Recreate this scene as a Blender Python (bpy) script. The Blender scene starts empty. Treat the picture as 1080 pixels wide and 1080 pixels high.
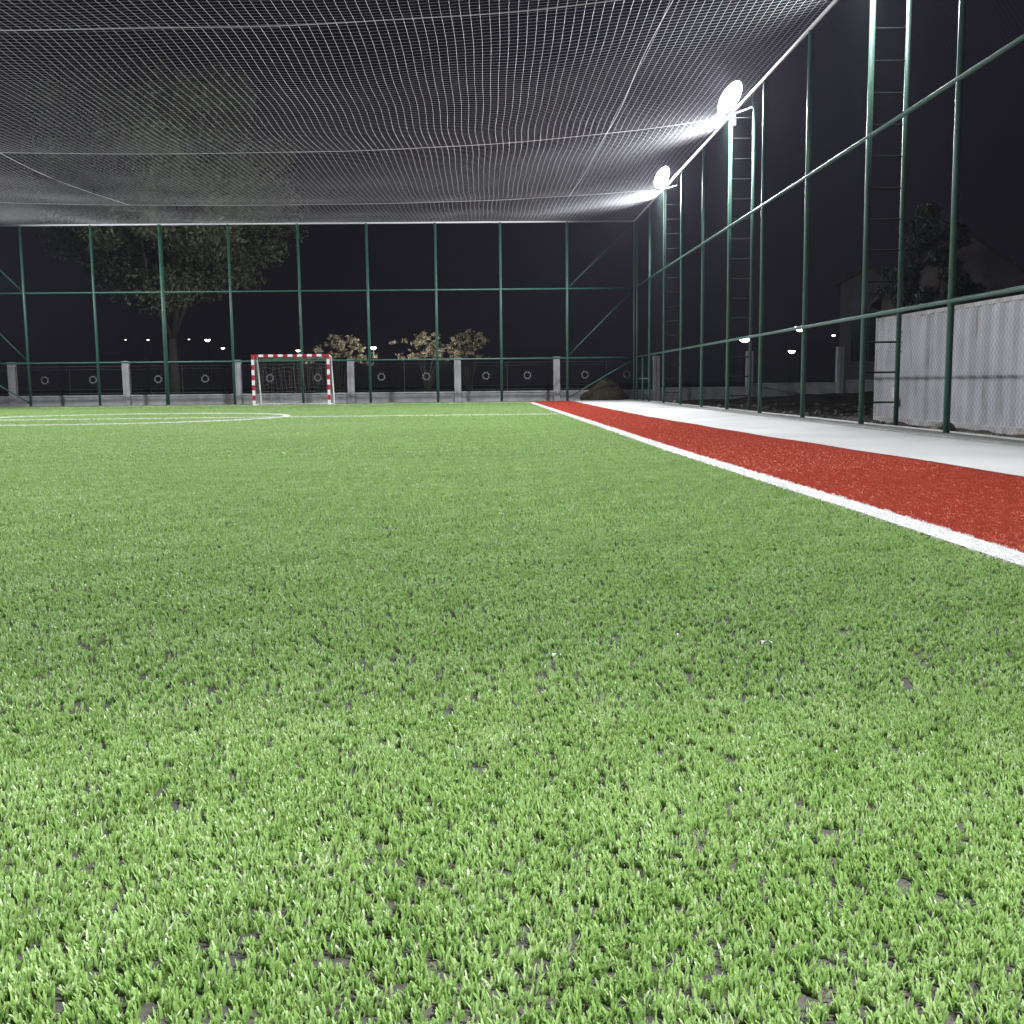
import bpy, bmesh, math, random
import numpy as np
from mathutils import Vector, Matrix, noise as mnoise
random.seed(7); RNG = np.random.default_rng(11)
PI = math.pi
S = bpy.context.scene
COL = S.collection

# ------------------------------------------------------------------ helpers
def link(o, parent=None):
    COL.objects.link(o)
    if parent is not None:
        o.parent = parent
    return o

def tag(o, label=None, cat=None, group=None, kind=None):
    if label: o['label'] = label
    if cat: o['category'] = cat
    if group: o['group'] = group
    if kind: o['kind'] = kind
    return o

def empty(name, loc, label, cat, group=None, rz=0.0):
    o = bpy.data.objects.new(name, None)
    o.location = loc; o.rotation_euler = (0, 0, rz); o.empty_display_size = .2
    link(o); return tag(o, label, cat, group)

def copy_tree(o, parent=None):
    c = o.copy(); COL.objects.link(c)
    if parent is not None: c.parent = parent
    for ch in list(o.children): copy_tree(ch, c)
    return c

def np_mesh(name, verts, quads=None, tris=None, attr=None, smooth=False):
    verts = np.asarray(verts, np.float32).reshape(-1, 3)
    nq = 0 if quads is None else len(quads); nt = 0 if tris is None else len(tris)
    me = bpy.data.meshes.new(name)
    me.vertices.add(len(verts)); me.vertices.foreach_set('co', verts.ravel())
    me.loops.add(nq*4+nt*3); me.polygons.add(nq+nt)
    li = []; st = []
    if nq: li.append(np.asarray(quads, np.int32).ravel()); st.append(np.arange(nq)*4)
    if nt: li.append(np.asarray(tris, np.int32).ravel()); st.append(nq*4+np.arange(nt)*3)
    me.loops.foreach_set('vertex_index', np.concatenate(li).astype(np.int32))
    me.polygons.foreach_set('loop_start', np.concatenate(st).astype(np.int32))
    if smooth: me.polygons.foreach_set('use_smooth', np.ones(nq+nt, bool))
    if attr is not None:
        for k, v in attr.items():
            a = me.attributes.new(k, 'FLOAT', 'POINT'); a.data.foreach_set('value', np.asarray(v, np.float32))
    me.update(calc_edges=True)
    return me

class MB:
    """collects plain shapes into one mesh"""
    def __init__(s): s.v = []; s.f = []; s.n = 0
    def add(s, v, f):
        s.v += [tuple(p) for p in v]; s.f += [tuple(i+s.n for i in q) for q in f]; s.n += len(v)
    def box(s, a, b):
        (x0, y0, z0), (x1, y1, z1) = a, b
        v = [(x0,y0,z0),(x1,y0,z0),(x1,y1,z0),(x0,y1,z0),(x0,y0,z1),(x1,y0,z1),(x1,y1,z1),(x0,y1,z1)]
        s.add(v, [(0,3,2,1),(4,5,6,7),(0,1,5,4),(1,2,6,5),(2,3,7,6),(3,0,4,7)])
    def tube(s, pts, r, n=8, cap=True, closed=False):
        pts = [Vector(p) for p in pts]; m = len(pts)
        rs = r if isinstance(r, (list, tuple)) else [r]*m
        d = (pts[1]-pts[0]).normalized()
        u = d.orthogonal().normalized(); ring = []
        for i, p in enumerate(pts):
            if closed: t = (pts[(i+1) % m]-pts[i-1])
            elif i == 0: t = pts[1]-pts[0]
            elif i == m-1: t = pts[-1]-pts[-2]
            else: t = pts[i+1]-pts[i-1]
            t.normalize(); u = (u - t*u.dot(t)).normalized(); w = t.cross(u)
            ring += [p + (u*math.cos(2*PI*k/n)+w*math.sin(2*PI*k/n))*rs[i] for k in range(n)]
        f = []
        for i in range(m if closed else m-1):
            j = (i+1) % m
            for k in range(n):
                f.append((i*n+k, i*n+(k+1) % n, j*n+(k+1) % n, j*n+k))
        if cap and not closed:
            f.append(tuple(range(n-1, -1, -1))); f.append(tuple((m-1)*n+k for k in range(n)))
        s.add(ring, f)
    def build(s, name, mat, parent=None, smooth=False, bevel=0):
        me = bpy.data.meshes.new(name); me.from_pydata(s.v, [], s.f); me.update()
        if smooth: me.polygons.foreach_set('use_smooth', np.ones(len(me.polygons), bool))
        me.materials.append(mat)
        o = link(bpy.data.objects.new(name, me), parent)
        if bevel:
            b = o.modifiers.new('bevel', 'BEVEL'); b.width = bevel; b.segments = 2; b.limit_method = 'ANGLE'
        return o

def strands(lines, r, n=3):
    """many thin polylines (arrays k x 3) as one vert/quad pair"""
    V = []; Q = []; off = 0
    for L in lines:
        L = np.asarray(L, float); m = len(L)
        t = np.gradient(L, axis=0); t /= np.linalg.norm(t, axis=1, keepdims=True)+1e-12
        ref = np.array([0, 0, 1.]) if abs(t[0, 2]) < .9 else np.array([1., 0, 0])
        u = np.cross(t, ref); u /= np.linalg.norm(u, axis=1, keepdims=True)+1e-12
        w = np.cross(u, t)
        ring = np.stack([L+(u*math.cos(2*PI*k/n)+w*math.sin(2*PI*k/n))*r for k in range(n)], 1)
        V.append(ring.reshape(-1, 3))
        i = np.arange(m-1)[:, None]*n; k = np.arange(n)[None]; k2 = (k+1) % n
        Q.append((off+np.stack([i+k, i+k2, i+n+k2, i+n+k], -1)).reshape(-1, 4)); off += m*n
    return np.concatenate(V), np.concatenate(Q)

def strand_obj(name, lines, r, mat, parent=None, n=3):
    v, q = strands(lines, r, n); me = np_mesh(name, v, q, smooth=True); me.materials.append(mat)
    return link(bpy.data.objects.new(name, me), parent)

# ------------------------------------------------------------------ materials
def mat(name, base, rough=.6, var=None, vscale=5, spec=.5, metal=0, bump=0, bscale=40, coord='Object', detail=6):
    m = bpy.data.materials.new(name); m.use_nodes = True
    nt = m.node_tree; N = nt.nodes; L = nt.links; b = N['Principled BSDF']
    b.inputs['Base Color'].default_value = (*base, 1); b.inputs['Roughness'].default_value = rough
    b.inputs['Specular IOR Level'].default_value = spec; b.inputs['Metallic'].default_value = metal
    tc = N.new('ShaderNodeTexCoord')
    if var:
        nz = N.new('ShaderNodeTexNoise'); nz.inputs['Scale'].default_value = vscale; nz.inputs['Detail'].default_value = detail
        L.new(tc.outputs[coord], nz.inputs['Vector'])
        r = N.new('ShaderNodeValToRGB'); r.color_ramp.elements[0].position = .32; r.color_ramp.elements[1].position = .68
        r.color_ramp.elements[0].color = (*base, 1); r.color_ramp.elements[1].color = (*var, 1)
        L.new(nz.outputs['Fac'], r.inputs['Fac']); L.new(r.outputs['Color'], b.inputs['Base Color'])
    if bump:
        n2 = N.new('ShaderNodeTexNoise'); n2.inputs['Scale'].default_value = bscale; n2.inputs['Detail'].default_value = 8
        L.new(tc.outputs[coord], n2.inputs['Vector'])
        bp = N.new('ShaderNodeBump'); bp.inputs['Strength'].default_value = bump; bp.inputs['Distance'].default_value = .02
        L.new(n2.outputs['Fac'], bp.inputs['Height']); L.new(bp.outputs['Normal'], b.inputs['Normal'])
    return m

def emit(name, col, strength):
    m = bpy.data.materials.new(name); m.use_nodes = True; b = m.node_tree.nodes['Principled BSDF']
    b.inputs['Base Color'].default_value = (.8, .8, .8, 1)
    b.inputs['Emission Color'].default_value = (*col, 1); b.inputs['Emission Strength'].default_value = strength
    return m

def blade_mat(name, c0, c1, c2, rough=.38, trans=.3, pvar=.25, spec=.5):
    """per blade tint from the 'tint' attribute, slow patchy wear from a world noise"""
    m = bpy.data.materials.new(name); m.use_nodes = True
    nt = m.node_tree; N = nt.nodes; L = nt.links; b = N['Principled BSDF']
    at = N.new('ShaderNodeAttribute'); at.attribute_name = 'tint'
    r = N.new('ShaderNodeValToRGB'); e = r.color_ramp.elements
    e[0].position = 0; e[0].color = (*c0, 1); e[1].position = 1; e[1].color = (*c2, 1)
    k = e.new(.6); k.color = (*c1, 1)
    L.new(at.outputs['Fac'], r.inputs['Fac'])
    g = N.new('ShaderNodeNewGeometry'); nz = N.new('ShaderNodeTexNoise')
    nz.inputs['Scale'].default_value = .55; nz.inputs['Detail'].default_value = 4
    L.new(g.outputs['Position'], nz.inputs['Vector'])
    mr = N.new('ShaderNodeMapRange'); mr.inputs['From Min'].default_value = .3; mr.inputs['From Max'].default_value = .7
    mr.inputs['To Min'].default_value = 1-pvar; mr.inputs['To Max'].default_value = 1+pvar
    L.new(nz.outputs['Fac'], mr.inputs['Value'])
    mx = N.new('ShaderNodeVectorMath'); mx.operation = 'SCALE'
    L.new(r.outputs['Color'], mx.inputs[0]); L.new(mr.outputs['Result'], mx.inputs['Scale'])
    L.new(mx.outputs[0], b.inputs['Base Color'])
    b.inputs['Roughness'].default_value = rough; b.inputs['Specular IOR Level'].default_value = spec
    if trans:
        tr = N.new('ShaderNodeBsdfTranslucent'); L.new(mx.outputs[0], tr.inputs['Color'])
        ms = N.new('ShaderNodeMixShader'); ms.inputs['Fac'].default_value = trans
        L.new(b.outputs[0], ms.inputs[1]); L.new(tr.outputs[0], ms.inputs[2])
        L.new(ms.outputs[0], N['Material Output'].inputs['Surface'])
    return m

M = {}
M['infill'] = mat('infill', (.030,.031,.027), .95, (.085,.08,.07), 60, bump=.6, bscale=250, coord='Generated')
M['infill'].node_tree.nodes  # granules between the blades
M['green'] = blade_mat('green_turf', (.15,.27,.056), (.285,.445,.140), (.47,.59,.31), rough=.36, trans=.5, pvar=.06, spec=.75)
M['red'] = blade_mat('red_turf', (.38,.062,.032), (.46,.084,.048), (.50,.105,.064), rough=.6, trans=.25, pvar=.06, spec=.3)
M['white_turf'] = blade_mat('white_turf', (.74,.74,.72), (.80,.80,.79), (.84,.84,.83), trans=.25, pvar=.06)
M['white_mat'] = mat('white_turf_mat', (.40,.40,.39), .85, (.475,.475,.465), .9, bump=.5, bscale=160, spec=.2)
M['red_mat'] = mat('red_turf_mat', (.38,.062,.033), .9, (.43,.078,.043), 9, bump=.8, bscale=180, spec=.2)
M['kerb'] = mat('kerb_concrete', (.26,.26,.25), .9, (.36,.36,.34), 4, bump=.4, bscale=60, spec=.2)
M['concrete'] = mat('fence_concrete', (.30,.30,.32), .9, (.42,.42,.44), 3, bump=.3, bscale=50, spec=.2)
M['pipe'] = mat('green_pipe', (.026,.096,.068), .45, (.042,.122,.09), 4, bump=.15, bscale=60)
M['wire'] = mat('green_wire', (.008,.022,.017), .8, spec=.15)
M['rung'] = mat('dark_rung', (.013,.016,.015), .95, spec=.08)  # near-black grey-green, darker than the poles
M['net'] = mat('net_cord', (.62,.62,.64), .7, spec=.3)
M['cable'] = mat('net_cable', (.70,.70,.72), .5, spec=.5)
M['dirt'] = mat('dark_soil', (.040,.034,.028), .95, (.085,.072,.058), 1.2, bump=1, bscale=12, spec=.1, detail=10)
M['rubble'] = mat('rubble_stone', (.07,.065,.058), .95, (.16,.15,.135), 7, bump=.6, bscale=30, spec=.1)
M['mound'] = mat('mound_soil', (.035,.03,.018), .95, (.06,.05,.03), 5, bump=1, bscale=14, spec=.1)
M['housing'] = mat('lamp_housing', (.10,.10,.11), .5, metal=.4)
M['iron'] = mat('dark_iron', (.012,.018,.016), .6)
M['ring'] = mat('cast_ring', (.16,.17,.17), .6)
M['lens'] = emit('flood_lens', (.93,.95,1.0), 220)
M['bark'] = mat('bark', (.032,.03,.026), .9, (.055,.05,.043), 12, bump=.8, bscale=25)
M['paper'] = mat('scrap_paper', (.8,.8,.8), .5)

# ------------------------------------------------------------------ camera (pose solved from the fence geometry)
CAM_H = 0.692
cd = bpy.data.cameras.new('camera'); co = link(bpy.data.objects.new('camera', cd))
pi_, ya, ro, f = .1206, .0234, -.0106, 1118.8
F = Vector((math.sin(ya)*math.cos(pi_), math.cos(ya)*math.cos(pi_), -math.sin(pi_)))
R = Vector((math.cos(ya), -math.sin(ya), 0)); U = R.cross(F)
R2 = R*math.cos(ro)+U*math.sin(ro); U2 = U*math.cos(ro)-R*math.sin(ro)
co.matrix_world = Matrix(((R2.x,U2.x,-F.x,0),(R2.y,U2.y,-F.y,0),(R2.z,U2.z,-F.z,CAM_H),(0,0,0,1)))
cd.sensor_width = 36; cd.sensor_fit = 'HORIZONTAL'; cd.lens = 36*f/1080; cd.clip_start = .05; cd.clip_end = 2000
S.camera = co

# ------------------------------------------------------------------ world: moonless night sky over a town
w = bpy.data.worlds.new('World'); S.world = w; w.use_nodes = True
bg = w.node_tree.nodes['Background']; bg.inputs['Color'].default_value = (.0058,.0054,.0078, 1); bg.inputs['Strength'].default_value = 1.0
S.view_settings.view_transform = 'Standard'; S.view_settings.look = 'None'; S.view_settings.gamma = 1; S.view_settings.exposure = 0
S.cycles.use_denoising = True; S.cycles.max_bounces = 6; S.cycles.diffuse_bounces = 3; S.cycles.glossy_bounces = 2
S.cycles.transmission_bounces = 3; S.cycles.sample_clamp_indirect = 4

# ------------------------------------------------------------------ layout numbers
FX = 5.684            # right fence plane
LX = -19.6            # left fence plane
BY = 40.784           # back fence plane
FH = 6.70             # fence height
RAILS = (1.63, 4.225)
Y0 = 13.004           # a right fence post; the others every 3 m

def side_x(Y):        # hand-laid turf edge, a little wavy
    return np.interp(Y, [0,3.7,5.5,7.2,10.6,18,36,42], [1.945,1.938,1.917,1.869,1.79,1.722,1.55,1.50])
def red_x(Y):
    return np.interp(Y, [0,7.3,9,13.5,21,28.3,38.6,42], [3.80,3.75,3.68,3.45,3.23,3.21,3.26,3.26]) + .015*np.sin(np.asarray(Y)*2.3)
LINE_W = .150
OUT = 5.34            # outer edge of the white strip

# ------------------------------------------------------------------ ground
def hash2(x, y, s):
    return mnoise.noise(Vector((x*s, y*s, 3.1)))
def terrain_z(x, y):
    out = max(0, min(1, (x-6.0)/1.6)); far = max(0, min(1, (y-34)/7))
    z = -.06 - out*(1-far)*.30 + out*far*max(0, min(1, (x-8)/6))*.24
    if x > 6.0: z += .10*hash2(x, y, .9)*out + .05*hash2(x, y, 2.7)*out
    if y > BY+3: z += .12*hash2(x, y, .2)
    return z
def sheet(name, xs, ys, zf, m, kind='structure', parent=None):
    V = [(x, y, zf(x, y)) for y in ys for x in xs]; nx = len(xs)
    Q = [(j*nx+i, j*nx+i+1, (j+1)*nx+i+1, (j+1)*nx+i) for j in range(len(ys)-1) for i in range(nx-1)]
    me = np_mesh(name, V, Q, smooth=True); me.materials.append(m)
    o = link(bpy.data.objects.new(name, me), parent)
    if kind: o['kind'] = kind
    return o
gx = sorted(set([-400,-200,-100,-60,-40,-30]+[round(-24+i*2,2) for i in range(15)]+[round(5.9+.25*i,2) for i in range(70)]+[25,30,40,60,100,200,400]))
gy = sorted(set([-400,-200,-80,-30,-10]+[0+1.0*i for i in range(10)]+[10+.3*i for i in range(115)]+[46,48,50,55,60,70,80,100,150,250,400,900]))
sheet('ground', gx, gy, terrain_z, M['dirt'])
def strip(name, xa, xb, ya, yb, z, m, step=.25):
    ys = np.arange(ya, yb+1e-6, step); n = 5; V = []
    for y in ys:
        a = float(xa(y)) if callable(xa) else xa; b = float(xb(y)) if callable(xb) else xb
        for k in range(n): V.append((a+(b-a)*k/(n-1), y, z))
    Q = [(j*n+i, j*n+i+1, (j+1)*n+i+1, (j+1)*n+i) for j in range(len(ys)-1) for i in range(n-1)]
    me = np_mesh(name, V, Q); me.materials.append(m)
    o = link(bpy.data.objects.new(name, me)); o['kind'] = 'structure'; return o
strip('pitch', LX-.3, lambda y: side_x(y), -6, BY+.55, 0.0, M['infill'])
strip('running_track', lambda y: side_x(y), lambda y: red_x(y), -6, BY+.35, .004, M['red_mat'])
strip('white_path', lambda y: red_x(y), OUT, -6, BY+.2, .012, M['white_mat'])
kb = MB()
y = -6.0
while y < BY+.3:
    kb.box((OUT+.003, y, -.25), (FX+.26, y+1.494, .03+random.uniform(-.003,.003))); y += 1.5
kb.build('kerb', M['kerb'], bevel=.008)['kind'] = 'structure'

# ------------------------------------------------------------------ turf blades
def fld(x, y, seed, fr):
    r = np.random.default_rng(seed); s = np.zeros_like(x)
    for _ in range(7):
        a = r.uniform(0, 2*PI); k = fr*r.uniform(.5, 1.6); s += np.sin((x*math.cos(a)+y*math.sin(a))*k+r.uniform(0, 6.28))
    return s/7**.5/.7
def blades(pts, width, length, segs, lean=(.35,1.05), z0=0.0, tintb=0.0):
    n = len(pts); x, y = pts[:, 0], pts[:, 1]
    az = RNG.uniform(0, 2*PI, n); coh = fld(x, y, 5, 22)
    az = np.where(RNG.random(n) < .22, 1.2*coh+PI*.5*np.sign(fld(x, y, 9, 6)), az)
    th = RNG.uniform(*lean, n); Lb = length*RNG.uniform(.7, 1.2, n); wd = width*RNG.uniform(.7, 1.3, n)
    tw = RNG.uniform(-.7, .7, n)
    d = np.stack([np.cos(az), np.sin(az)], 1); sx = np.stack([-np.sin(az+tw), np.cos(az+tw), RNG.uniform(-.3,.3,n)], 1)
    p0 = np.stack([x, y, np.full(n, z0-.002)], 1)
    th1 = th*.55; th2 = np.minimum(th*1.55, 1.75)
    p1 = p0+np.stack([d[:,0]*np.sin(th1), d[:,1]*np.sin(th1), np.cos(th1)], 1)*(Lb*.55)[:, None]
    p2 = p1+np.stack([d[:,0]*np.sin(th2), d[:,1]*np.sin(th2), np.cos(th2)], 1)*(Lb*.5)[:, None]
    h = (wd/2)[:, None]*sx
    if segs == 2: V = np.stack([p0-h, p0+h, p1-h*.95, p1+h*.95, p2-h*.45, p2+h*.45], 1); m = 6
    else: V = np.stack([p0-h, p0+h, p2-h*.6, p2+h*.6], 1); m = 4
    b = np.arange(n)[:, None]*m
    Q = np.concatenate([b+np.array([[0,1,3,2]]), b+np.array([[2,3,5,4]])]) if segs == 2 else b+np.array([[0,1,3,2]])
    t = np.clip(RNG.beta(2.2, 2.2, n)+tintb+.05*coh, 0, 1)
    return V.reshape(-1, 3), Q, np.repeat(t, m)
def scatter(y0, y1, xl, xr, dens, tuft=5, row=.0095, gap=.0):
    """tufts stitched in rows along y, a few blades each"""
    yy = np.array([y0, y1]); X0 = float(np.min(xl(yy))); X1 = float(np.max(xr(np.linspace(y0, y1, 30))))
    nt = int((X1-X0)*(y1-y0)*dens/tuft); x = RNG.uniform(X0, X1, nt); y = RNG.uniform(y0, y1, nt)
    if row: x = np.round(x/row)*row+RNG.normal(0, .0016, nt)
    k = (x > xl(y)) & (x < xr(y))
    if gap: k &= ~((fld(x*1.5, y*.55, 21, 170)+.5*fld(x, y*.6, 23, 60)+RNG.normal(0, .25, nt) > gap))
    x, y = x[k], y[k]
    x = np.repeat(x, tuft)+RNG.normal(0, .0028, len(x)*tuft); y = np.repeat(y, tuft)+RNG.normal(0, .0036, len(y)*tuft)
    return np.stack([x, y], 1)
def turf(name, zones, xl, xr, m, z0=0.0, lateral=True, gap=0, lean=(.05,.58), base=None):
    Vs=[]; Qs=[]; Ts=[]; off=0
    for (y0, y1, dens, wd, ln, sg) in zones:
        l = (lambda Y: np.maximum(xl(Y), -.56*np.asarray(Y)-1.3)) if lateral else xl
        r_ = (lambda Y: np.minimum(xr(Y), .60*np.asarray(Y)+1.3)) if lateral else xr
        p = scatter(y0, y1, l, r_, dens, tuft=5 if sg == 2 else 3, row=.0095 if y0 < 5 else 0, gap=(gap if y0 < 2 else gap+.5) if y0 < 9 else 0)
        V, Q, T = blades(p, wd, ln, sg, z0=z0, lean=lean)
        Vs.append(V); Qs.append(Q+off); Ts.append(T); off += len(V)
    if base is not None:      # the woven backing between the tufts has their colour
        yb = np.arange(zones[0][0], zones[-1][1], .25); V = np.stack([np.stack([xl(yb)+.008, yb, np.full_like(yb, base)], 1), np.stack([xr(yb)-.008, yb, np.full_like(yb, base)], 1)], 1).reshape(-1, 3)
        i = np.arange(len(yb)-1)*2; Vs.append(V); Qs.append(np.stack([i, i+1, i+3, i+2], 1)+off); Ts.append(np.full(len(V), .6))
    me = np_mesh(name, np.concatenate(Vs), np.concatenate(Qs), attr={'tint': np.concatenate(Ts)})
    me.materials.append(m)
    return link(bpy.data.objects.new(name, me))
lw = lambda Y: side_x(Y)+.0*np.asarray(Y)
g = turf('turf', [(.45,2.2,58000,.0038,.0165,2), (2.2,5,26000,.0045,.0175,2), (5,10,11000,.0062,.020,1), (10,20,4200,.010,.021,1), (20,BY+.4,1400,.018,.022,1)],
         lambda Y: np.full_like(np.asarray(Y, float), LX+.05), lambda Y: side_x(Y)-.004, M['green'], gap=1.70)
tag(g, 'bright green artificial turf blades covering the pitch', 'turf', kind='stuff')
r_ = turf('red_turf', [(3,8,34000,.0038,.009,1), (8,16,12000,.0062,.010,1), (16,BY+.3,2600,.013,.011,1)],
          lambda Y: side_x(Y)+LINE_W, lambda Y: red_x(Y), M['red'], z0=.004)
tag(r_, 'brick red artificial turf blades along the track', 'turf', kind='stuff')
ln = turf('sideline', [(2.6,6,40000,.0045,.023,2), (6,14,16000,.008,.024,1), (14,BY-3.2,5500,.014,.026,1)],
          lambda Y: side_x(Y)-.006, lambda Y: side_x(Y)+LINE_W+.006, M['white_turf'], lateral=False, lean=(.05,.6), base=.016)
ln['kind'] = 'structure'
# inlaid lines: white tufts a touch taller than the green ones
def line_tufts(name, pts_fn, n, wd=.016):
    p = pts_fn(n); V, Q, T = blades(p, wd, .030, 1, lean=(.1,.7)); me = np_mesh(name, V, Q, attr={'tint': T}); me.materials.append(M['white_turf'])
    o = link(bpy.data.objects.new(name, me)); o['kind'] = 'structure'; return o
CX, CY, CR = -8.2, 23.6, 3.75
def circ(n):
    a = RNG.uniform(0, 2*PI, n); r = CR+RNG.uniform(-.065,.065,n); return np.stack([CX+r*np.cos(a), CY+r*np.sin(a)], 1)
line_tufts('centre_circle', circ, 15000)
line_tufts('halfway_line', lambda n: np.stack([RNG.uniform(-15.5, 1.66, n), CY-.55+RNG.uniform(-.045,.045,n)], 1)
           + np.outer(np.ones(n), [0, .25]), 9000, .012)
line_tufts('goal_line', lambda n: np.stack([RNG.uniform(-15.6, 1.55, n), 37.6+RNG.uniform(-.05,.05,n)], 1), 4500, .014)

# ------------------------------------------------------------------ fences
def pipe(name, a, b, r, parent, n=10, m=None):
    q = MB(); q.tube([a, b], r, n); return q.build(name, m or M['pipe'], parent, smooth=True)
def chain_link(parent, axis, fixed, a0, a1, z0, z1, pitch=.062, r=.0009):
    lines = []; st = pitch*math.sqrt(2)
    H = z1-z0
    for sgn, dd in ((1, .0022), (-1, -.0022)):
        k = a0-H
        while k < a1+H:
            s0 = k; ts, te = 0.0, H              # s = k + sgn*t  (+H for the falling set)
            st0 = k if sgn > 0 else k
            lo, hi = (a0-st0, a1-st0) if sgn > 0 else (st0-a1, st0-a0)
            ts = max(0, lo); te = min(H, hi)
            if te-ts > .02:
                p = [(st0+sgn*ts, z0+ts), (st0+sgn*te, z0+te)]
                pts = np.array([(x, fixed+dd, z) if axis == 'x' else (fixed+dd, x, z) for x, z in p])
                lines.append(pts)
            k += st
    strand_obj('chain_link', lines, r, M['wire'], parent)
# back fence
bf = empty('back_fence', (0, BY, 0), 'tall green pipe fence with square bays behind the striped goal', 'fence')
BX = [LX, -17.214, -14.615, -12.06, -9.534, -6.946, -4.386, -1.819, .613, 3.124, FX]
for x in BX[:-1]:
    pipe('post', (x, 0, -.1), (x, 0, FH), .050 if abs(x+12.06) > .1 else .075, bf)
for z in RAILS+(FH,):
    pipe('rail', (LX+.06, -.012, z), (FX-.06, -.012, z), .034 if z < 6 else .032, bf, m=M['pipe'] if z < 6 else M['cable'])
for x0, x1 in ((3.124, FX), (-17.214, LX)):
    for za, zb in ((.15, 1.5), (1.75, 4.1), (4.3, 6.55)):
        pipe('brace', (x0+(x1-x0)*.03, .045, za), (x0+(x1-x0)*.95, .045, zb), .026, bf)
chain_link(bf, 'x', .03, LX, FX, .04, FH)
# right fence
def side_fence(X, sgn, label, braces=False):
    t = empty('side_fence', (X, 0, 0), label, 'fence')
    ys = [Y0+3*k for k in range(-6, 10)]+[BY]
    for y in ys: pipe('post', (0, y, -.15), (0, y, FH), .041, t, 12)
    for z in RAILS: pipe('rail', (-.02*sgn, -5, z), (-.02*sgn, BY, z), .03, t)
    pipe('top_rail', (-.02*sgn, -5, FH), (-.02*sgn, BY, FH), .034, t, m=M['cable'])
    chain_link(t, 'y', .03*sgn, -5, BY, .05, FH)
    return t
sf = side_fence(FX, 1, 'long green pipe fence beside the white path, running past the ladder masts')
gfm = MB(); gfm.tube([(0, 38.55, .03), (0, 38.55, 1.6)], .035, 8); gfm.tube([(0, 37.1, .82), (0, 40.0, .82)], .028, 8)
gfm.build('gate_frame', M['pipe'], sf, smooth=True)
side_fence(LX, -1, 'long green pipe fence on the far left side of the pitch')

# ------------------------------------------------------------------ ladder masts and floodlights
def make_mast(loc, flip, label):
    t = empty('ladder_mast', loc, label, 'mast', 'ladder masts outside the fences', rz=0 if not flip else PI)
    pipe('pole', (.53, 0, -.3), (.53, 0, 7.0), .037, t, 10)
    z = .35
    while z < 6.9:
        pipe('rung', (.05, 0, z), (.49, 0, z), .014, t, 6, m=M['rung']); z += .45
    return t
YAW = math.radians(24); TILT = math.radians(32); ROLL = math.radians(22)      # heads are turned a little down the pitch
def make_flood(loc, flip, label):
    t = empty('floodlight', loc, label, 'floodlight', 'floodlights on the fence tops', rz=YAW if not flip else PI-YAW)
    # local -x is towards the pitch; the head tips 38 degrees down
    tip = TILT; c, s = math.cos(tip), math.sin(tip)
    def P(u, v, q):   # u: along beam, v: sideways, q: up the face
        return (-u*c-q*s+.0, v, -u*s+q*c)
    W, H2, n = .62, .21, 28; ca, sa = math.cos(ROLL), math.sin(ROLL)
    el = lambda u, k: [P(u, W*k*math.cos(a_)*ca+H2*k*math.sin(a_)*sa, -W*k*math.cos(a_)*sa+H2*k*math.sin(a_)*ca) for a_ in (2*PI*i/n for i in range(n))]
    hb = MB(); prof = [(.012,.965),(.045,.99),(.045,1.05),(-.03,1.07),(-.10,.92),(-.20,.55),(-.26,.42),(-.34,.40)]
    V = [p for u, k in prof for p in el(u, k)]
    hb.add(V, [(j*n+i, (j+1)*n+i, (j+1)*n+(i+1) % n, j*n+(i+1) % n) for j in range(len(prof)-1) for i in range(n)]+[tuple((len(prof)-1)*n+i for i in range(n))])
    hb.build('housing', M['housing'], t, smooth=True)
    le = MB(); le.add(el(.012, .96)+el(.03, .6)+[P(.036,0,0)], [(i, (i+1) % n, n+(i+1) % n, n+i) for i in range(n)]+[(n+i, n+(i+1) % n, 2*n) for i in range(n)])
    le.build('lens', M['lens'], t)
    br = MB(); br.tube([(.12,-W-.03,.0),(.12,-W-.03,-.36),(.12,W+.03,-.36),(.12,W+.03,.0)], .018, 6); br.tube([(.12,0,-.36),(.12,0,-.62)], .035, 8)
    br.build('bracket', M['housing'], t)
    return t
LAMPZ = 7.24
floods = []
for X, flip in ((FX, False), (LX, True)):
    for k, ym in enumerate((-2.0, 7.0, 16.0, 25.0, 34.0)):
        side = 'left' if flip else 'right'
        near = {0:'behind the camera',1:'beside the near pitch',2:'nearest the corrugated container' if not flip else 'second nearest the camera',3:'between the two visible floodlights and the container' if not flip else 'beside the centre circle',4:'nearest the back fence corner'}[k]
        make_mast((X, ym, 0), flip, f'green ladder mast against the {side} fence, {near}')
        yl = ym+(.5 if k < 4 else 1.1)
        wh = {0:'behind the camera',1:'beside the near pitch',2:'just above the picture',3:'larger and higher of two in view' if not flip else 'level with the centre circle',4:'smaller of two in view, near the corner' if not flip else 'nearest the back fence'}[k]
        fl = make_flood((X+(-.1 if flip else .1), yl, LAMPZ), flip, f'white floodlight on the {side} fence, {wh}')
        floods.append((X+(-.1 if flip else .1), yl, flip, k))
POW = {0: 1000, 1: 1120, 2: 1120, 3: 2200, 4: 2400}      # the lamps over the far half burn brighter
for X, yl, flip, k in floods:
    ld = bpy.data.lights.new('flood_beam', 'AREA'); ld.shape = 'RECTANGLE'; ld.size = .70; ld.size_y = .42
    ld.energy = POW[k]*(.75 if k == 2 and not flip else 1); ld.color = (.95,.97,1.0); ld.spread = math.radians(180)
    lo = link(bpy.data.objects.new('flood_beam', ld))
    s = 1 if flip else -1
    d = Vector((s*math.cos(YAW)*math.cos(TILT), -math.sin(YAW)*math.cos(TILT), -math.sin(TILT)))
    lo.location = Vector((X, yl, LAMPZ))+d*.05
    lo.rotation_euler = d.to_track_quat('-Z', 'Y').to_euler()

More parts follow.
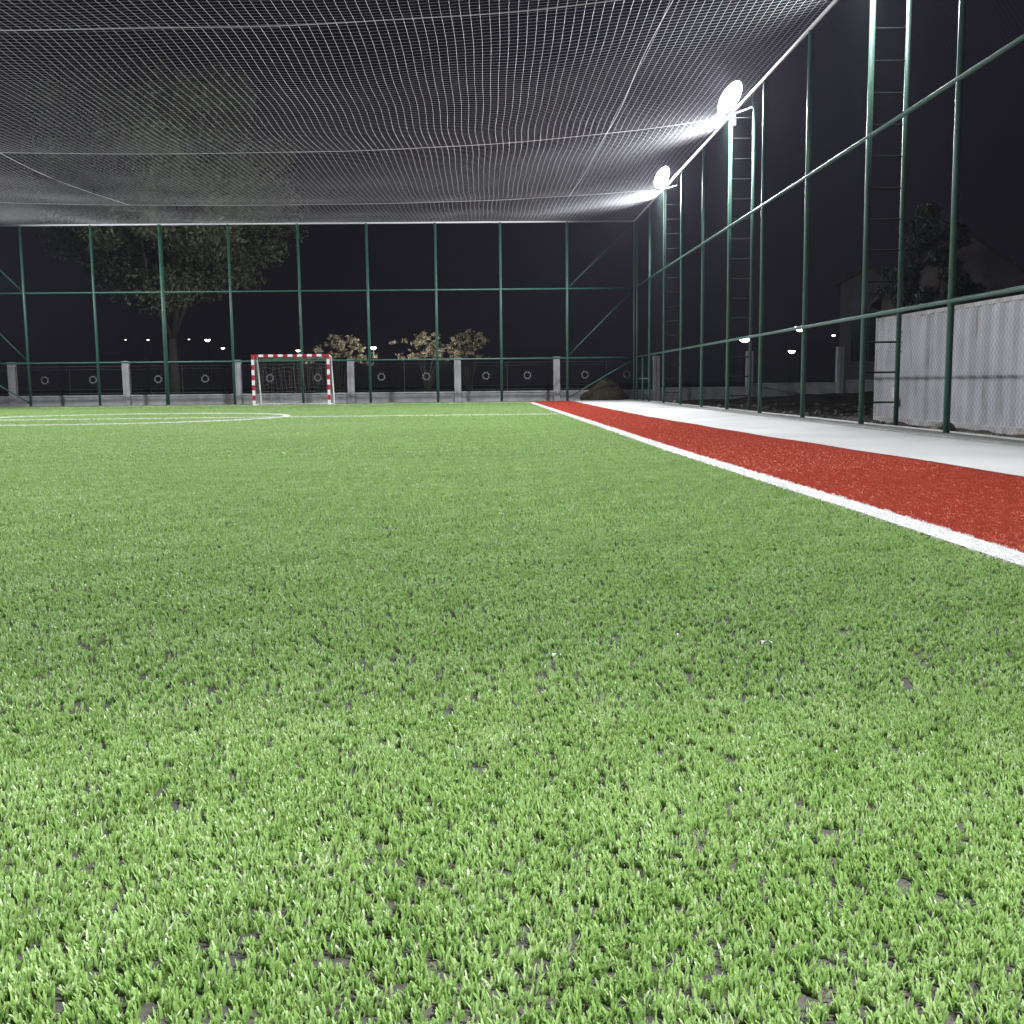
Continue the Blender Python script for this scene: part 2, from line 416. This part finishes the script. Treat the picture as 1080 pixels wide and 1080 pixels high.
# added narrow spots at the rear masts, standing in for the camera flash
for sx, en, ang in ((FX-.12, 7500, 19), (LX+.12, 17000, 9.5)):
    sd = bpy.data.lights.new('flash_spot', 'SPOT'); sd.energy = en; sd.color = (1,.98,.96); sd.spot_size = math.radians(ang); sd.spot_blend = 1; sd.shadow_soft_size = .5
    so = link(bpy.data.objects.new('flash_spot', sd)); so.location = (sx, -1.55, LAMPZ-.08)
    so.rotation_euler = (Vector((.16, 1.12, 0))-so.location).to_track_quat('-Z', 'Y').to_euler()

# ------------------------------------------------------------------ roof net
rn = empty('roof_net', (0, 0, 0), 'white square-mesh net slung over the whole pitch on cross cables', 'net')
NX0, NX1 = LX, FX-.02
CAB = [-2.0, 7.0, 16.0, 25.0, 34.0]
def net_z(x, y):
    x = np.asarray(x, float); y = np.asarray(y, float)
    t = np.clip(np.abs((x-(NX0+NX1)/2)/((NX1-NX0)/2)), 0, 1)
    sag = np.interp(y, [-2,7,16,25,34,BY], [.95,.95,.92,.75,.42,.0])
    z = FH-sag*(1-t**2.6)
    ph = np.interp(y, [-2,7,16,25,34,BY], [0,1,2,3,4,5]); fr = ph-np.floor(ph)
    belly = 4*fr*(1-fr)
    z = z-belly*np.interp(y, [0,34,BY], [.10,.10,.05])*(1-t**4)-belly*.04*np.sin(x*1.7+y*.3)*(1-t**6)
    return z
def wob(a, b, seed, amp):
    return amp*fld(np.asarray(a, float), np.asarray(b, float), seed, 1.3)
lines = []; PITCH = .14
ys = np.arange(3.0, BY, .16); xs = np.arange(NX0+.05, NX1+.01, .20)
x = NX0+.02
while x < NX1:
    xx = x+wob(np.full_like(ys, x)*.35, ys*1.1, 31, .024)*np.clip((NX1-x)*2, 0, 1); xx = np.minimum(xx, NX1)
    lines.append(np.stack([xx, ys, net_z(xx, ys)+wob(xx, ys, 33, .012)], 1)); x += PITCH
lines2 = []
y = 3.0
while y < BY:
    yy = y+wob(xs, np.full_like(xs, y), 35, .03)
    lines2.append(np.stack([xs, yy, net_z(xs, np.minimum(yy, BY))+wob(xs, yy, 33, .012)], 1)); y += PITCH
va, qa = strands(lines, .0020); vb, qb = strands(lines2, .0011)
me = np_mesh('netting', np.concatenate([va, vb]), np.concatenate([qa, qb+len(va)]), smooth=True); me.materials.append(M['net'])
link(bpy.data.objects.new('netting', me), rn)
for yc in CAB[1:]:
    xs2 = np.linspace(NX0, NX1, 80)
    strand_obj('cable', [np.stack([xs2, np.full_like(xs2, yc)+wob(xs2, xs2*0, 41, .02), net_z(xs2, np.full_like(xs2, yc))-.008], 1)], .006, M['cable'], rn, 6)
for xc in (2.75, -10.9):
    y2 = np.linspace(3, 34.2 if xc > 0 else 33.9, 120)
    xx = xc+wob(y2*.5, y2*.35, 43, .06 if xc > 0 else .015)
    strand_obj('seam_rope', [np.stack([xx, y2, net_z(xx, y2)-.012], 1)], .006, M['cable'], rn, 6)

# ------------------------------------------------------------------ goal
def stripe_mat():
    m = mat('red_white_stripes', (.8,.8,.8), .35); nt = m.node_tree; N = nt.nodes; L = nt.links
    tc = N.new('ShaderNodeTexCoord'); sp = N.new('ShaderNodeSeparateXYZ'); L.new(tc.outputs['Generated'], sp.inputs[0])
    return m, N, L, sp
def stripes(name, axis, count, first_red=True):
    m, N, L, sp = stripe_mat(); m.name = name
    a = N.new('ShaderNodeMath'); a.operation = 'MULTIPLY'; a.inputs[1].default_value = count; L.new(sp.outputs[axis], a.inputs[0])
    b = N.new('ShaderNodeMath'); b.operation = 'FLOOR'; L.new(a.outputs[0], b.inputs[0])
    c = N.new('ShaderNodeMath'); c.operation = 'MODULO'; c.inputs[1].default_value = 2; L.new(b.outputs[0], c.inputs[0])
    mx = N.new('ShaderNodeMix'); mx.data_type = 'RGBA'
    red, wh = (.42,.018,.045,1), (.80,.80,.80,1)
    mx.inputs[6].default_value = red if first_red else wh; mx.inputs[7].default_value = wh if first_red else red
    L.new(c.outputs[0], mx.inputs[0]); L.new(mx.outputs[2], N['Principled BSDF'].inputs['Base Color']); return m
GX0, GX1, GY, GH = -8.27, -5.60, 38.3, 1.80
gl = empty('goal', ((GX0+GX1)/2, GY, 0), 'small red and white striped goal standing before the back fence', 'goal')
hw = (GX1-GX0)/2; e = .045
for s in (-1, 1):
    q = MB(); q.box((s*hw-e, -e, 0), (s*hw+e, e, GH)); q.build('post', stripes('post_stripes', 2, 10, False), gl, bevel=.012)
q = MB(); q.box((-hw+e+.002, -e, GH-2*e), (hw-e-.002, e, GH)); q.build('crossbar', stripes('bar_stripes', 0, 15), gl, bevel=.012)
M['white_pipe'] = mat('white_pipe', (.78,.78,.78), .4)
for s in (-1, 1):
    q = MB(); q.tube([(s*hw, e, GH-.05), (s*hw, .75, GH-.06), (s*hw, 1.25, .03), (s*hw, e, .03)], .026, 8); q.build('side_frame', M['white_pipe'], gl, smooth=True)
q = MB(); q.tube([(-hw, 1.25, .03), (hw, 1.25, .03)], .022, 8); q.build('ground_bar', M['white_pipe'], gl, smooth=True)
nl = []
def gp(u, v):   # v 0..1 roof, 1..2 rear
    return (u, .75*v, GH-.07-.10*math.sin(PI*v)) if v <= 1 else (u, .75+.45*(v-1)-.22*math.sin(PI*(v-1)), (GH-.07)*(2-v)+.03)
for i in range(25):
    u = -hw+2*hw*i/24; nl.append(np.array([gp(u+.03*math.sin(i*2.1+j*.4), j/10) for j in range(21)]))
for j in range(25):
    v = j/12; nl.append(np.array([gp(-hw+2*hw*i/20, min(2, v+.02*math.sin(i*1.1+j))) for i in range(21)]))
for s in (-1, 1):
    for j in range(1, 14):
        z = GH*j/14; dp = .75+.5*(1-z/GH); nl.append(np.array([(s*hw-.0, dp*k/6, z-.03*math.sin(PI*k/6)) for k in range(7)]))
    for j in range(1, 9):
        yy_ = 1.2*j/9; zt = GH if yy_ < .75 else GH*(1.25-yy_)/.5; nl.append(np.array([(s*hw, yy_, 0.03), (s*hw, yy_, zt-.05)]))
M['goal_net'] = mat('goal_net_cord', (.22,.20,.155), .8)
strand_obj('net', nl, .0035, M['goal_net'], gl)

# ------------------------------------------------------------------ concrete boundary fence behind
CYB = 42.3
cf = empty('boundary_fence', (0, CYB, 0), 'grey concrete post fence with ringed iron panels behind the green fence', 'fence')
PX = [-22.9, -18.5, -14.07, -9.73, -5.30, -1.10, 2.81, 6.77, 10.49, 14.1, 18.0, 22.0]
def pz(x): return 0 if x < 7 else min(.3, (x-7)/7*.28)
for x in PX:
    q = MB(); q.box((x-.13, -.13, -.3), (x+.13, .13, 1.72+pz(x))); q.box((x-.05,-.145,.05), (x-.02,-.1305,1.62+pz(x))); q.build('concrete_post', M['concrete'], cf, bevel=.015)
for a, b in zip(PX[:-1], PX[1:]):
    z = (pz(a)+pz(b))/2
    q = MB(); q.box((a+.132, -.07, -.35), (b-.132, .07, .38+z)); q.box((a+.132,-.1,.34+z), (b-.132,-.0705,.40+z)); q.build('plinth', M['concrete'], cf, bevel=.01)
    if b > 7.0: continue
    pn = MB(); L_ = b-a-.27; a0 = a+.135
    for zz, r in ((.47,.014),(.62,.008),(1.40,.008),(1.52,.014)): pn.tube([(a0,0,zz+z),(a0+L_,0,zz+z)], r, 5)
    for kx in (0, .5, 1): pn.tube([(a0+L_*kx,0,.40+z),(a0+L_*kx,0,1.55+z)], .018, 5)
    for kx in range(1, 40):
        if kx != 20: pn.tube([(a0+L_*kx/40,0.01,.47+z),(a0+L_*kx/40,0.01,1.52+z)], .0035, 4)
    p = pn.build('iron_panel', M['iron'], cf)
    for kx in (.27, .72):
        rg = MB(); cx_ = a0+L_*kx; cz_ = 1.0+z
        rg.tube([(cx_+.125*math.cos(k*PI/12), -.03, cz_+.125*math.sin(k*PI/12)) for k in range(24)], .022, 6, closed=True)
        for k in range(8):
            c_, s_ = math.cos(k*PI/4+.39), math.sin(k*PI/4+.39); rg.tube([(cx_+.15*c_,-.03,cz_+.15*s_),(cx_+.185*c_,-.03,cz_+.185*s_)], .012, 5)
        rg.build('ring', M['ring'], p, smooth=True)

# ------------------------------------------------------------------ soil mound, rubble
def lump(name, loc, sx, sy, sz, m, seed, label=None, cat=None, sub=4):
    bm = bmesh.new(); bmesh.ops.create_icosphere(bm, subdivisions=sub, radius=1)
    for v in bm.verts:
        p = v.co.copy(); r = math.hypot(p.x, p.y); n_ = mnoise.fractal(p*1.7+Vector((seed, 0, 0)), .8, 2.1, 5)
        v.co = Vector((p.x*sx*(1+.18*n_), p.y*sy*(1+.18*n_), max(-.1, p.z)*sz*(1-.35*r*r)*(1+.3*n_)))
    me = bpy.data.meshes.new(name); bm.to_mesh(me); bm.free(); me.materials.append(m)
    me.polygons.foreach_set('use_smooth', np.ones(len(me.polygons), bool))
    o = link(bpy.data.objects.new(name, me)); o.location = loc
    if label: tag(o, label, cat)
    return o
lump('soil_mound', (4.62, 41.55, -.06), .95, .45, .78, M['mound'], 3.3, 'brown heap of soil behind the back fence corner', 'mound')
Vr=[]; Qr=[]; off=0
for i in range(900):
    x = RNG.uniform(6.1, 13) if i % 3 else RNG.uniform(6.1, 9.5); y = RNG.uniform(11, 38); s = abs(RNG.normal(0, .05))+.025
    if x > 9.3 and 13 < y < 27.2: x = RNG.uniform(6.1, 9.2)
    bm = bmesh.new(); bmesh.ops.create_icosphere(bm, subdivisions=1, radius=s)
    base = Vector((x, y, terrain_z(x, y)+s*.25)); sc = Vector((RNG.uniform(.7,1.6), RNG.uniform(.7,1.6), RNG.uniform(.4,.9)))
    V = [base+Vector((v.co.x*sc.x, v.co.y*sc.y, v.co.z*sc.z))*RNG.uniform(.75,1.2) - base*0 if False else base+Vector((v.co.x*sc.x, v.co.y*sc.y, v.co.z*sc.z))*1.0 for v in bm.verts]
    V = [base+(v-base)*float(RNG.uniform(.75,1.2)) for v in V]
    Qr += [tuple(off+v.index for v in fc.verts) for fc in bm.faces]; Vr += [tuple(v) for v in V]; off += len(V); bm.free()
me = np_mesh('rubble', Vr, tris=Qr); me.materials.append(M['rubble'])
tag(link(bpy.data.objects.new('rubble', me)), 'loose grey rubble and clods on the dark soil', 'rubble', kind='stuff')

# ------------------------------------------------------------------ container
def container_mat():
    m = mat('container_paint', (.31,.32,.35), .55, (.39,.40,.43), 1.3, bump=.1, bscale=30); nt = m.node_tree; N = nt.nodes; L = nt.links
    b = N['Principled BSDF']; src = b.inputs['Base Color'].links[0].from_socket
    tc = N.new('ShaderNodeTexCoord'); mp = N.new('ShaderNodeMapping'); mp.inputs['Scale'].default_value = (3, 3, .45); L.new(tc.outputs['Object'], mp.inputs[0])
    nz = N.new('ShaderNodeTexNoise'); nz.inputs['Scale'].default_value = 2.2; nz.inputs['Detail'].default_value = 8; L.new(mp.outputs[0], nz.inputs['Vector'])
    r = N.new('ShaderNodeValToRGB'); r.color_ramp.elements[0].position = .60; r.color_ramp.elements[1].position = .74
    L.new(nz.outputs['Fac'], r.inputs['Fac'])
    mx = N.new('ShaderNodeMix'); mx.data_type = 'RGBA'; L.new(r.outputs['Color'], mx.inputs[0]); L.new(src, mx.inputs[6]); mx.inputs[7].default_value = (.235,.215,.20,1)
    L.new(mx.outputs[2], b.inputs['Base Color']); return m
M['cont'] = container_mat(); M['cont_frame'] = mat('container_frame', (.42,.42,.44), .6, (.26,.23,.21), 2.5)
KX, KY1, KZ0, KZ1 = 9.8, 26.7, -.36, 2.22; KL = 12.2; KY0 = KY1-KL
ct = empty('container', (KX, KY1-KL/2, KZ0), 'pale grey corrugated shipping container beyond the right fence', 'container')
def corr(pa, pb, z0, z1, depth, per):   # corrugated wall from pa to pb, waves inward along nrm
    pa = Vector(pa); pb = Vector(pb); d = (pb-pa); L_ = d.length; d.normalize(); n_ = Vector((-d.y, d.x, 0))
    prof = []; s = 0
    while s < L_:
        prof += [(s, 0), (s+.26*per, 0), (s+.5*per, depth), (s+.76*per, depth)]; s += per
    prof = [(min(a, L_), b) for a, b in prof]+[(L_, 0)]
    q = MB(); V = []; F_ = []
    for a, b in prof:
        p = pa+d*a+n_*b; V += [(p.x, p.y, z0), (p.x, p.y, z1)]
    for i in range(len(prof)-1): F_.append((2*i, 2*i+2, 2*i+3, 2*i+1))
    q.add(V, F_); return q
h = KZ1-KZ0
corr((0, KL/2-.12, 0), (0, -KL/2+.12, 0), .14, h-.10, .045, .56).build('side_wall', M['cont'], ct)
corr((2.4, -KL/2+.12, 0), (2.4, KL/2-.12, 0), .14, h-.10, .045, .56).build('side_wall', M['cont'], ct)
corr((2.3, KL/2, 0), (.1, KL/2, 0), .14, h-.10, .045, .44).build('end_wall', M['cont'], ct)
corr((.1, -KL/2, 0), (2.3, -KL/2, 0), .14, h-.10, .045, .44).build('end_wall', M['cont'], ct)
q = MB(); q.box((.02, -KL/2+.02, h-.045), (2.38, KL/2-.02, h-.02)); q.build('roof', M['cont'], ct)
q = MB()
for x0 in (-.01, 2.31):
    for y0 in (-KL/2-.01, KL/2-.11): q.box((x0, y0, 0), (x0+.10, y0+.12, h))
    q.box((x0, -KL/2+.112, 0), (x0+.10, KL/2-.112, .14)); q.box((x0+.02, -KL/2+.112, h-.10), (x0+.08, KL/2-.112, h-.012))
q.build('frame', M['cont_frame'], ct, bevel=.008)
# stencilled lettering, too small to read in the photo: short dark strokes by the corner, a pale data plate below
q = MB()
for col in range(2):
    for k in range(5):
        y_ = KL/2-1.32-col*.34; z_ = h-.42-k*.115
        q.box((-.016, y_-.075, z_), (-.012, y_+.02*((k*7) % 3), z_+.018)); 
        if (k+col) % 2: q.box((-.016, y_-.075, z_-.055), (-.012, y_-.055, z_-.001))
M['stencil'] = mat('stencil_paint', (.06,.055,.07), .7)
q.build('stencil_marks', M['stencil'], ct)
q = MB(); q.box((-.02, KL/2-1.45, .62), (-.012, KL/2-1.25, .86)); q.box((-.02, KL/2-1.62, .42), (-.012, KL/2-1.30, .60)); q.build('data_plate', mat('plate_paint', (.6,.6,.58), .6), ct)

# ------------------------------------------------------------------ houses beyond
M['plaster'] = mat('house_plaster', (.085,.072,.07), .9, (.11,.092,.09), 1.0, bump=.2, bscale=25, spec=.1)
M['pale_wall'] = mat('pale_plaster', (.11,.105,.105), .9, (.14,.13,.13), .8, bump=.2, bscale=25, spec=.1)
M['roof'] = mat('roof_tile', (.03,.02,.018), .8, (.045,.028,.024), 3, bump=.5, bscale=20)
M['glass'] = mat('dark_window', (.01,.01,.014), .15)
def house(loc, hw_, dep, eave, peak, wallm, label, wins=(), rz=0, chim=True):
    t = empty('house', loc, label, 'house', rz=rz)
    q = MB(); v = [(-hw_,0,-.5),(hw_,0,-.5),(hw_,0,eave),(0,0,peak),(-hw_,0,eave)]; v += [(x, dep, z) for x, y, z in v]
    q.add(v, [(0,1,2,3,4),(9,8,7,6,5),(0,5,6,1),(1,6,7,2),(4,9,5,0)]); q.build('wall', wallm, t)
    rf = MB(); th = .14; sl = (peak-eave)/hw_
    for s in (-1, 1):
        ov = .35
        a = (0, peak+.003); b = (s*(hw_+ov), eave-sl*ov+.003)
        v = [(a[0],-ov*.5,a[1]),(b[0],-ov*.5,b[1]),(b[0],-ov*.5,b[1]+th),(a[0],-ov*.5,a[1]+th)]; v += [(x, dep+ov, z) for x, y, z in v]
        f_ = [(0,1,2,3),(7,6,5,4),(0,4,5,1),(1,5,6,2),(2,6,7,3)]
        rf.add(v, f_)
    ro_ = rf.build('roof', M['roof'], t)
    if chim:
        c = MB(); c.box((hw_*.4-.25, dep*.5, peak-1.2), (hw_*.4+.25, dep*.5+.5, peak+.5)); c.build('chimney', wallm, ro_)
    for (x0, x1, z0, z1) in wins:
        fr = MB(); 
        for a, b in (((x0-.07,-.03,z0-.07),(x0,.02,z1+.07)),((x1,-.03,z0-.07),(x1+.07,.02,z1+.07)),((x0,-.03,z0-.07),(x1,.02,z0)),((x0,-.03,z1),(x1,.02,z1+.07)),(((x0+x1)/2-.03,-.025,z0),((x0+x1)/2+.03,.02,z1))): fr.box(a, b)
        wf = fr.build('window', M['pale_wall'], t)
        p = MB(); p.box((x0,-.012,z0),(x1,-.006,z1)); p.build('pane', M['glass'], wf)
    return t
house((14.75, 33.0, -.2), 2.35, 6, 3.5, 5.35, M['plaster'], 'dim brownish gabled house behind the container', wins=((.7,1.6,.8,2.0),), rz=math.radians(-27), chim=False)
house((18.6, 52.0, 0), 1.25, 1.6, 5.4, 6.0, M['pale_wall'], 'dim pale narrow house far beyond the right fence', wins=((-.7,.9,1.6,4.9),), rz=math.radians(-21), chim=False)

# ------------------------------------------------------------------ trees and shrubs
def leaf_mat(name, a, b):
    m = mat(name, a, .6, b, .9, coord='Object'); return m
M['leaf'] = leaf_mat('tree_leaves', (.06,.072,.04), (.12,.14,.085)); M['leaf2'] = leaf_mat('dark_leaves', (.010,.014,.008), (.022,.027,.015))
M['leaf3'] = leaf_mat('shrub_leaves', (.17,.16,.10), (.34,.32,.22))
def leaves(centers, radii, n_each, size):
    P = []
    for c, r in zip(centers, radii):
        d = RNG.normal(0, 1, (n_each, 3)); d /= np.linalg.norm(d, axis=1, keepdims=True)
        P.append(np.asarray(c)+d*(RNG.random((n_each, 1))**.45)*np.asarray(r))
    P = np.concatenate(P); n = len(P)
    a = RNG.normal(0, 1, (n, 3)); a /= np.linalg.norm(a, axis=1, keepdims=True); b = np.cross(a, RNG.normal(0, 1, (n, 3))); b /= np.linalg.norm(b, axis=1, keepdims=True)
    s = (size*RNG.uniform(.6, 1.4, n))[:, None]
    V = np.stack([P-a*s, P+b*s*.45, P+a*s, P-b*s*.45], 1).reshape(-1, 3)
    return V, np.arange(n*4).reshape(-1, 4)
def tree(name, loc, label, height, spread, fork, lm, seed, n_clump=70, n_leaf=330, tr=.22, leaf=.13, cat='tree', low=.30):
    rg = np.random.default_rng(seed); t = empty(name, loc, label, cat)
    tk = MB(); tk.tube([(0,0,-.3),(.03,0,fork*.5),(.0,.03,fork)], [tr*1.25, tr, tr*.85], 10)
    cen = []; rad = []
    for k in range(8):
        a = k*2*PI/8+rg.uniform(-.3,.3); el = rg.uniform(.5, 1.25); Lb = height*rg.uniform(.38,.58)
        pts = [(0,.03,fork-.05)]; rs = [tr*.6]
        for j in range(1, 5):
            q_ = j/4; rr = spread*.75*math.cos(el)*q_**.9; pts.append((math.cos(a)*rr+rg.normal(0,.1), math.sin(a)*rr+rg.normal(0,.1), fork+(height-fork)*.8*math.sin(el)*q_)); rs.append(tr*.6*(1-q_*.85))
        tk.tube(pts, rs, 7)
    tk.build('trunk', M['bark'], t, smooth=True)
    zc = height*(1+low)/2; hz = height*(1-low)/2
    while len(cen) < n_clump:
        d = rg.normal(0, 1, 3); d /= np.linalg.norm(d); r_ = rg.uniform(.35, 1)**.6
        p = (d[0]*spread*r_, d[1]*spread*r_, zc+d[2]*hz*r_)
        cen.append(p); s_ = spread*rg.uniform(.13, .25); rad.append((s_*1.25, s_*1.25, s_*.8))
    V, Q = leaves(cen, rad, n_leaf, leaf); me = np_mesh('crown', V, Q); me.materials.append(lm)
    link(bpy.data.objects.new('crown', me), t); return t
tree('tree', (-13.9, 48.0, 0), 'tall spreading tree seen through the roof net at the back left', 14.6, 5.5, 2.8, M['leaf'], 4, 130, 560, .22, .095)
tree('tree', (13.0, 31.2, -.3), 'dark small tree in front of the brown gable', 5.9, 1.25, 1.2, M['leaf2'], 8, 75, 260, .09, .075, low=.30)
def shrub(loc, label, w_, h_, seed):
    rg = np.random.default_rng(seed); t = empty('shrub', loc, label, 'shrub', 'lit shrubs behind the boundary fence'); st = MB(); cen = []; rad = []
    for k in range(14):
        tip = (rg.uniform(-w_, w_), rg.uniform(-.6,.6), h_*rg.uniform(.55, 1)); st.tube([(0,0,-.2),(tip[0]*.35,tip[1]*.4,h_*.4),tip], [.03,.016,.006], 5)
    st.build('stem', M['bark_dark'], t, smooth=True)
    for k in range(95):
        x = rg.normal(0, w_*.5); z = h_*(.60+.38*rg.random()**.9)*(1-.12*abs(x)/w_); r = rg.uniform(.05, .17)
        cen.append((x, rg.normal(0,.35), z)); rad.append((r*1.2, r, r*.8))
    V, Q = leaves(cen, rad, 16, .062); me = np_mesh('foliage', V, Q); me.materials.append(M['leaf3']); link(bpy.data.objects.new('foliage', me), t)
M['bark_dark'] = mat('dark_bark', (.02,.017,.014), .95)
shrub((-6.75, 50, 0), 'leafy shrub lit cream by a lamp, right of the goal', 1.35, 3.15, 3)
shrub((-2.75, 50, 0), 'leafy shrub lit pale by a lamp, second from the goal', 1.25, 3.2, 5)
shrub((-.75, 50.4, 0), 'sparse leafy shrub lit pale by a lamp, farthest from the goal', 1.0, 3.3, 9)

# ------------------------------------------------------------------ street lamps far off
M['lamp_glow'] = emit('street_lamp_glow', (1,.97,.92), 14); M['lamp_dim'] = emit('street_lamp_dim_glow', (1,.95,.85), 3.5); M['post_dark'] = mat('lamp_post_metal', (.012,.012,.013), .8)
def street_lamp(px, py, Y, size, dim, label, light=0):
    X = (px-512.2)/f*Y; hor = 404.7+(512.2-px)*.0106; z = CAM_H+(hor-py)/f*Y
    # pixel measured on the photograph, turned into a real position at its own distance
    t = empty('street_lamp', (X, Y, 0), label, 'street lamp', 'street lamps in the distance')
    q = MB(); q.tube([(0,.12,-.3),(0,.12,z+.05),(0,-.0,z+.10)], [.022,.018,.014], 6); q.build('pole', M['post_dark'], t, smooth=True)
    q = MB(); s = size/f*Y/2; q.box((-s*.8,-.10,z+.045),(s*.8,.10,z+.045+s*.18)); q.build('lamp_head', M['post_dark'], t, bevel=.01)
    q = MB(); n = 10
    V = []; Fc = []
    for i in range(5):
        a = i/4*PI/2
        for k in range(n): V.append((s*math.cos(a)*math.cos(2*PI*k/n), .11*math.cos(a)*math.sin(2*PI*k/n), z+.04-s*.75*math.sin(a)))
    for i in range(4):
        for k in range(n): Fc.append((i*n+k, i*n+(k+1) % n, (i+1)*n+(k+1) % n, (i+1)*n+k))
    q.add(V, Fc); q.build('lens', M['lamp_dim'] if dim else M['lamp_glow'], t, smooth=True)
    if light:
        l = bpy.data.lights.new('lamp_light', 'POINT'); l.energy = light; l.color = (1,.93,.78); l.shadow_soft_size = .1
        lo = link(bpy.data.objects.new('lamp_light', l)); lo.location = (X, Y-.25, z-.25)
for a in [
  (141,360,78,2.0,True,'faint street lamp leftmost in the row behind the big tree'),
  (164,360,78,3.0,True,'small street lamp just left of the thick green post'),
  (206,359.5,78,2.2,True,'faint street lamp just right of the tree trunk'),
  (225,360,74,5.5,False,'bright small street lamp between the tree trunk and the goal'),
  (240.5,368.5,66,3.6,False,'lower street lamp just left of the goal'),
  (318,371,48.8,5.0,True,'dim street lamp right above the goal crossbar',60),
  (396,368,48.6,6.0,False,'street lamp beside the lit shrubs right of the goal',150),
  (463,371,48.6,2.0,True,'faint street lamp among the pale lit shrubs',120),
  (784.5,357.5,62,13,False,'wide bright street lamp left of the ladder mast pole, nearer the corner'),
  (843,346.3,56,13,False,'wide bright street lamp higher up, beside a right fence post'),
  (834,371,70,7.5,False,'small street lamp low between the two wide bright ones'),
  (878,355,48,3.6,False,'tiny bright street lamp nearest the container')]:
    street_lamp(*a)

# ------------------------------------------------------------------ scraps on the turf
for (x, y, rz, s, lb) in ((.165, 2.53, .6, .011, 'small white scrap lying on the turf nearest the middle'), (.705, 2.62, .1, .012, 'small white scrap lying on the turf right of the middle'), (.50, 2.72, .9, .009, 'thin pale scrap lying on the turf, farthest of the three')):
    q = MB(); v = []
    for i in range(5):
        for k in (-1, 1): v.append(((i-2)*s*.6, k*s*.25*(1-.12*abs(i-2)), .034+.004*math.sin(i*1.3+k)))
    v += [(a, b, c-.0012) for a, b, c in v]
    F_ = [(2*i, 2*i+2, 2*i+3, 2*i+1) for i in range(4)]+[(10+2*i+1, 10+2*i+3, 10+2*i+2, 10+2*i) for i in range(4)]
    q.add(v, F_); o = q.build('paper_scrap', M['paper']); o.location = (x, y, 0); o.rotation_euler = (0, 0, rz)
    tag(o, lb, 'scrap', 'white scraps on the turf')

# ------------------------------------------------------------------ thin violet haze, added to give the floodlights a glow like lens bloom
hz = MB(); hz.box((-450,-450,-1.6),(450,950,16.5))
M['glow_haze'] = bpy.data.materials.new('glow_haze'); M['glow_haze'].use_nodes = True
nt = M['glow_haze'].node_tree; nt.nodes.remove(nt.nodes['Principled BSDF'])
pv = nt.nodes.new('ShaderNodeVolumePrincipled'); pv.inputs['Color'].default_value = (.80,.74,1,1)
pv.inputs['Density'].default_value = .0002; pv.inputs['Anisotropy'].default_value = .7
nt.links.new(pv.outputs[0], nt.nodes['Material Output'].inputs['Volume'])
hz.build('glow_haze', M['glow_haze'])['kind'] = 'stuff'
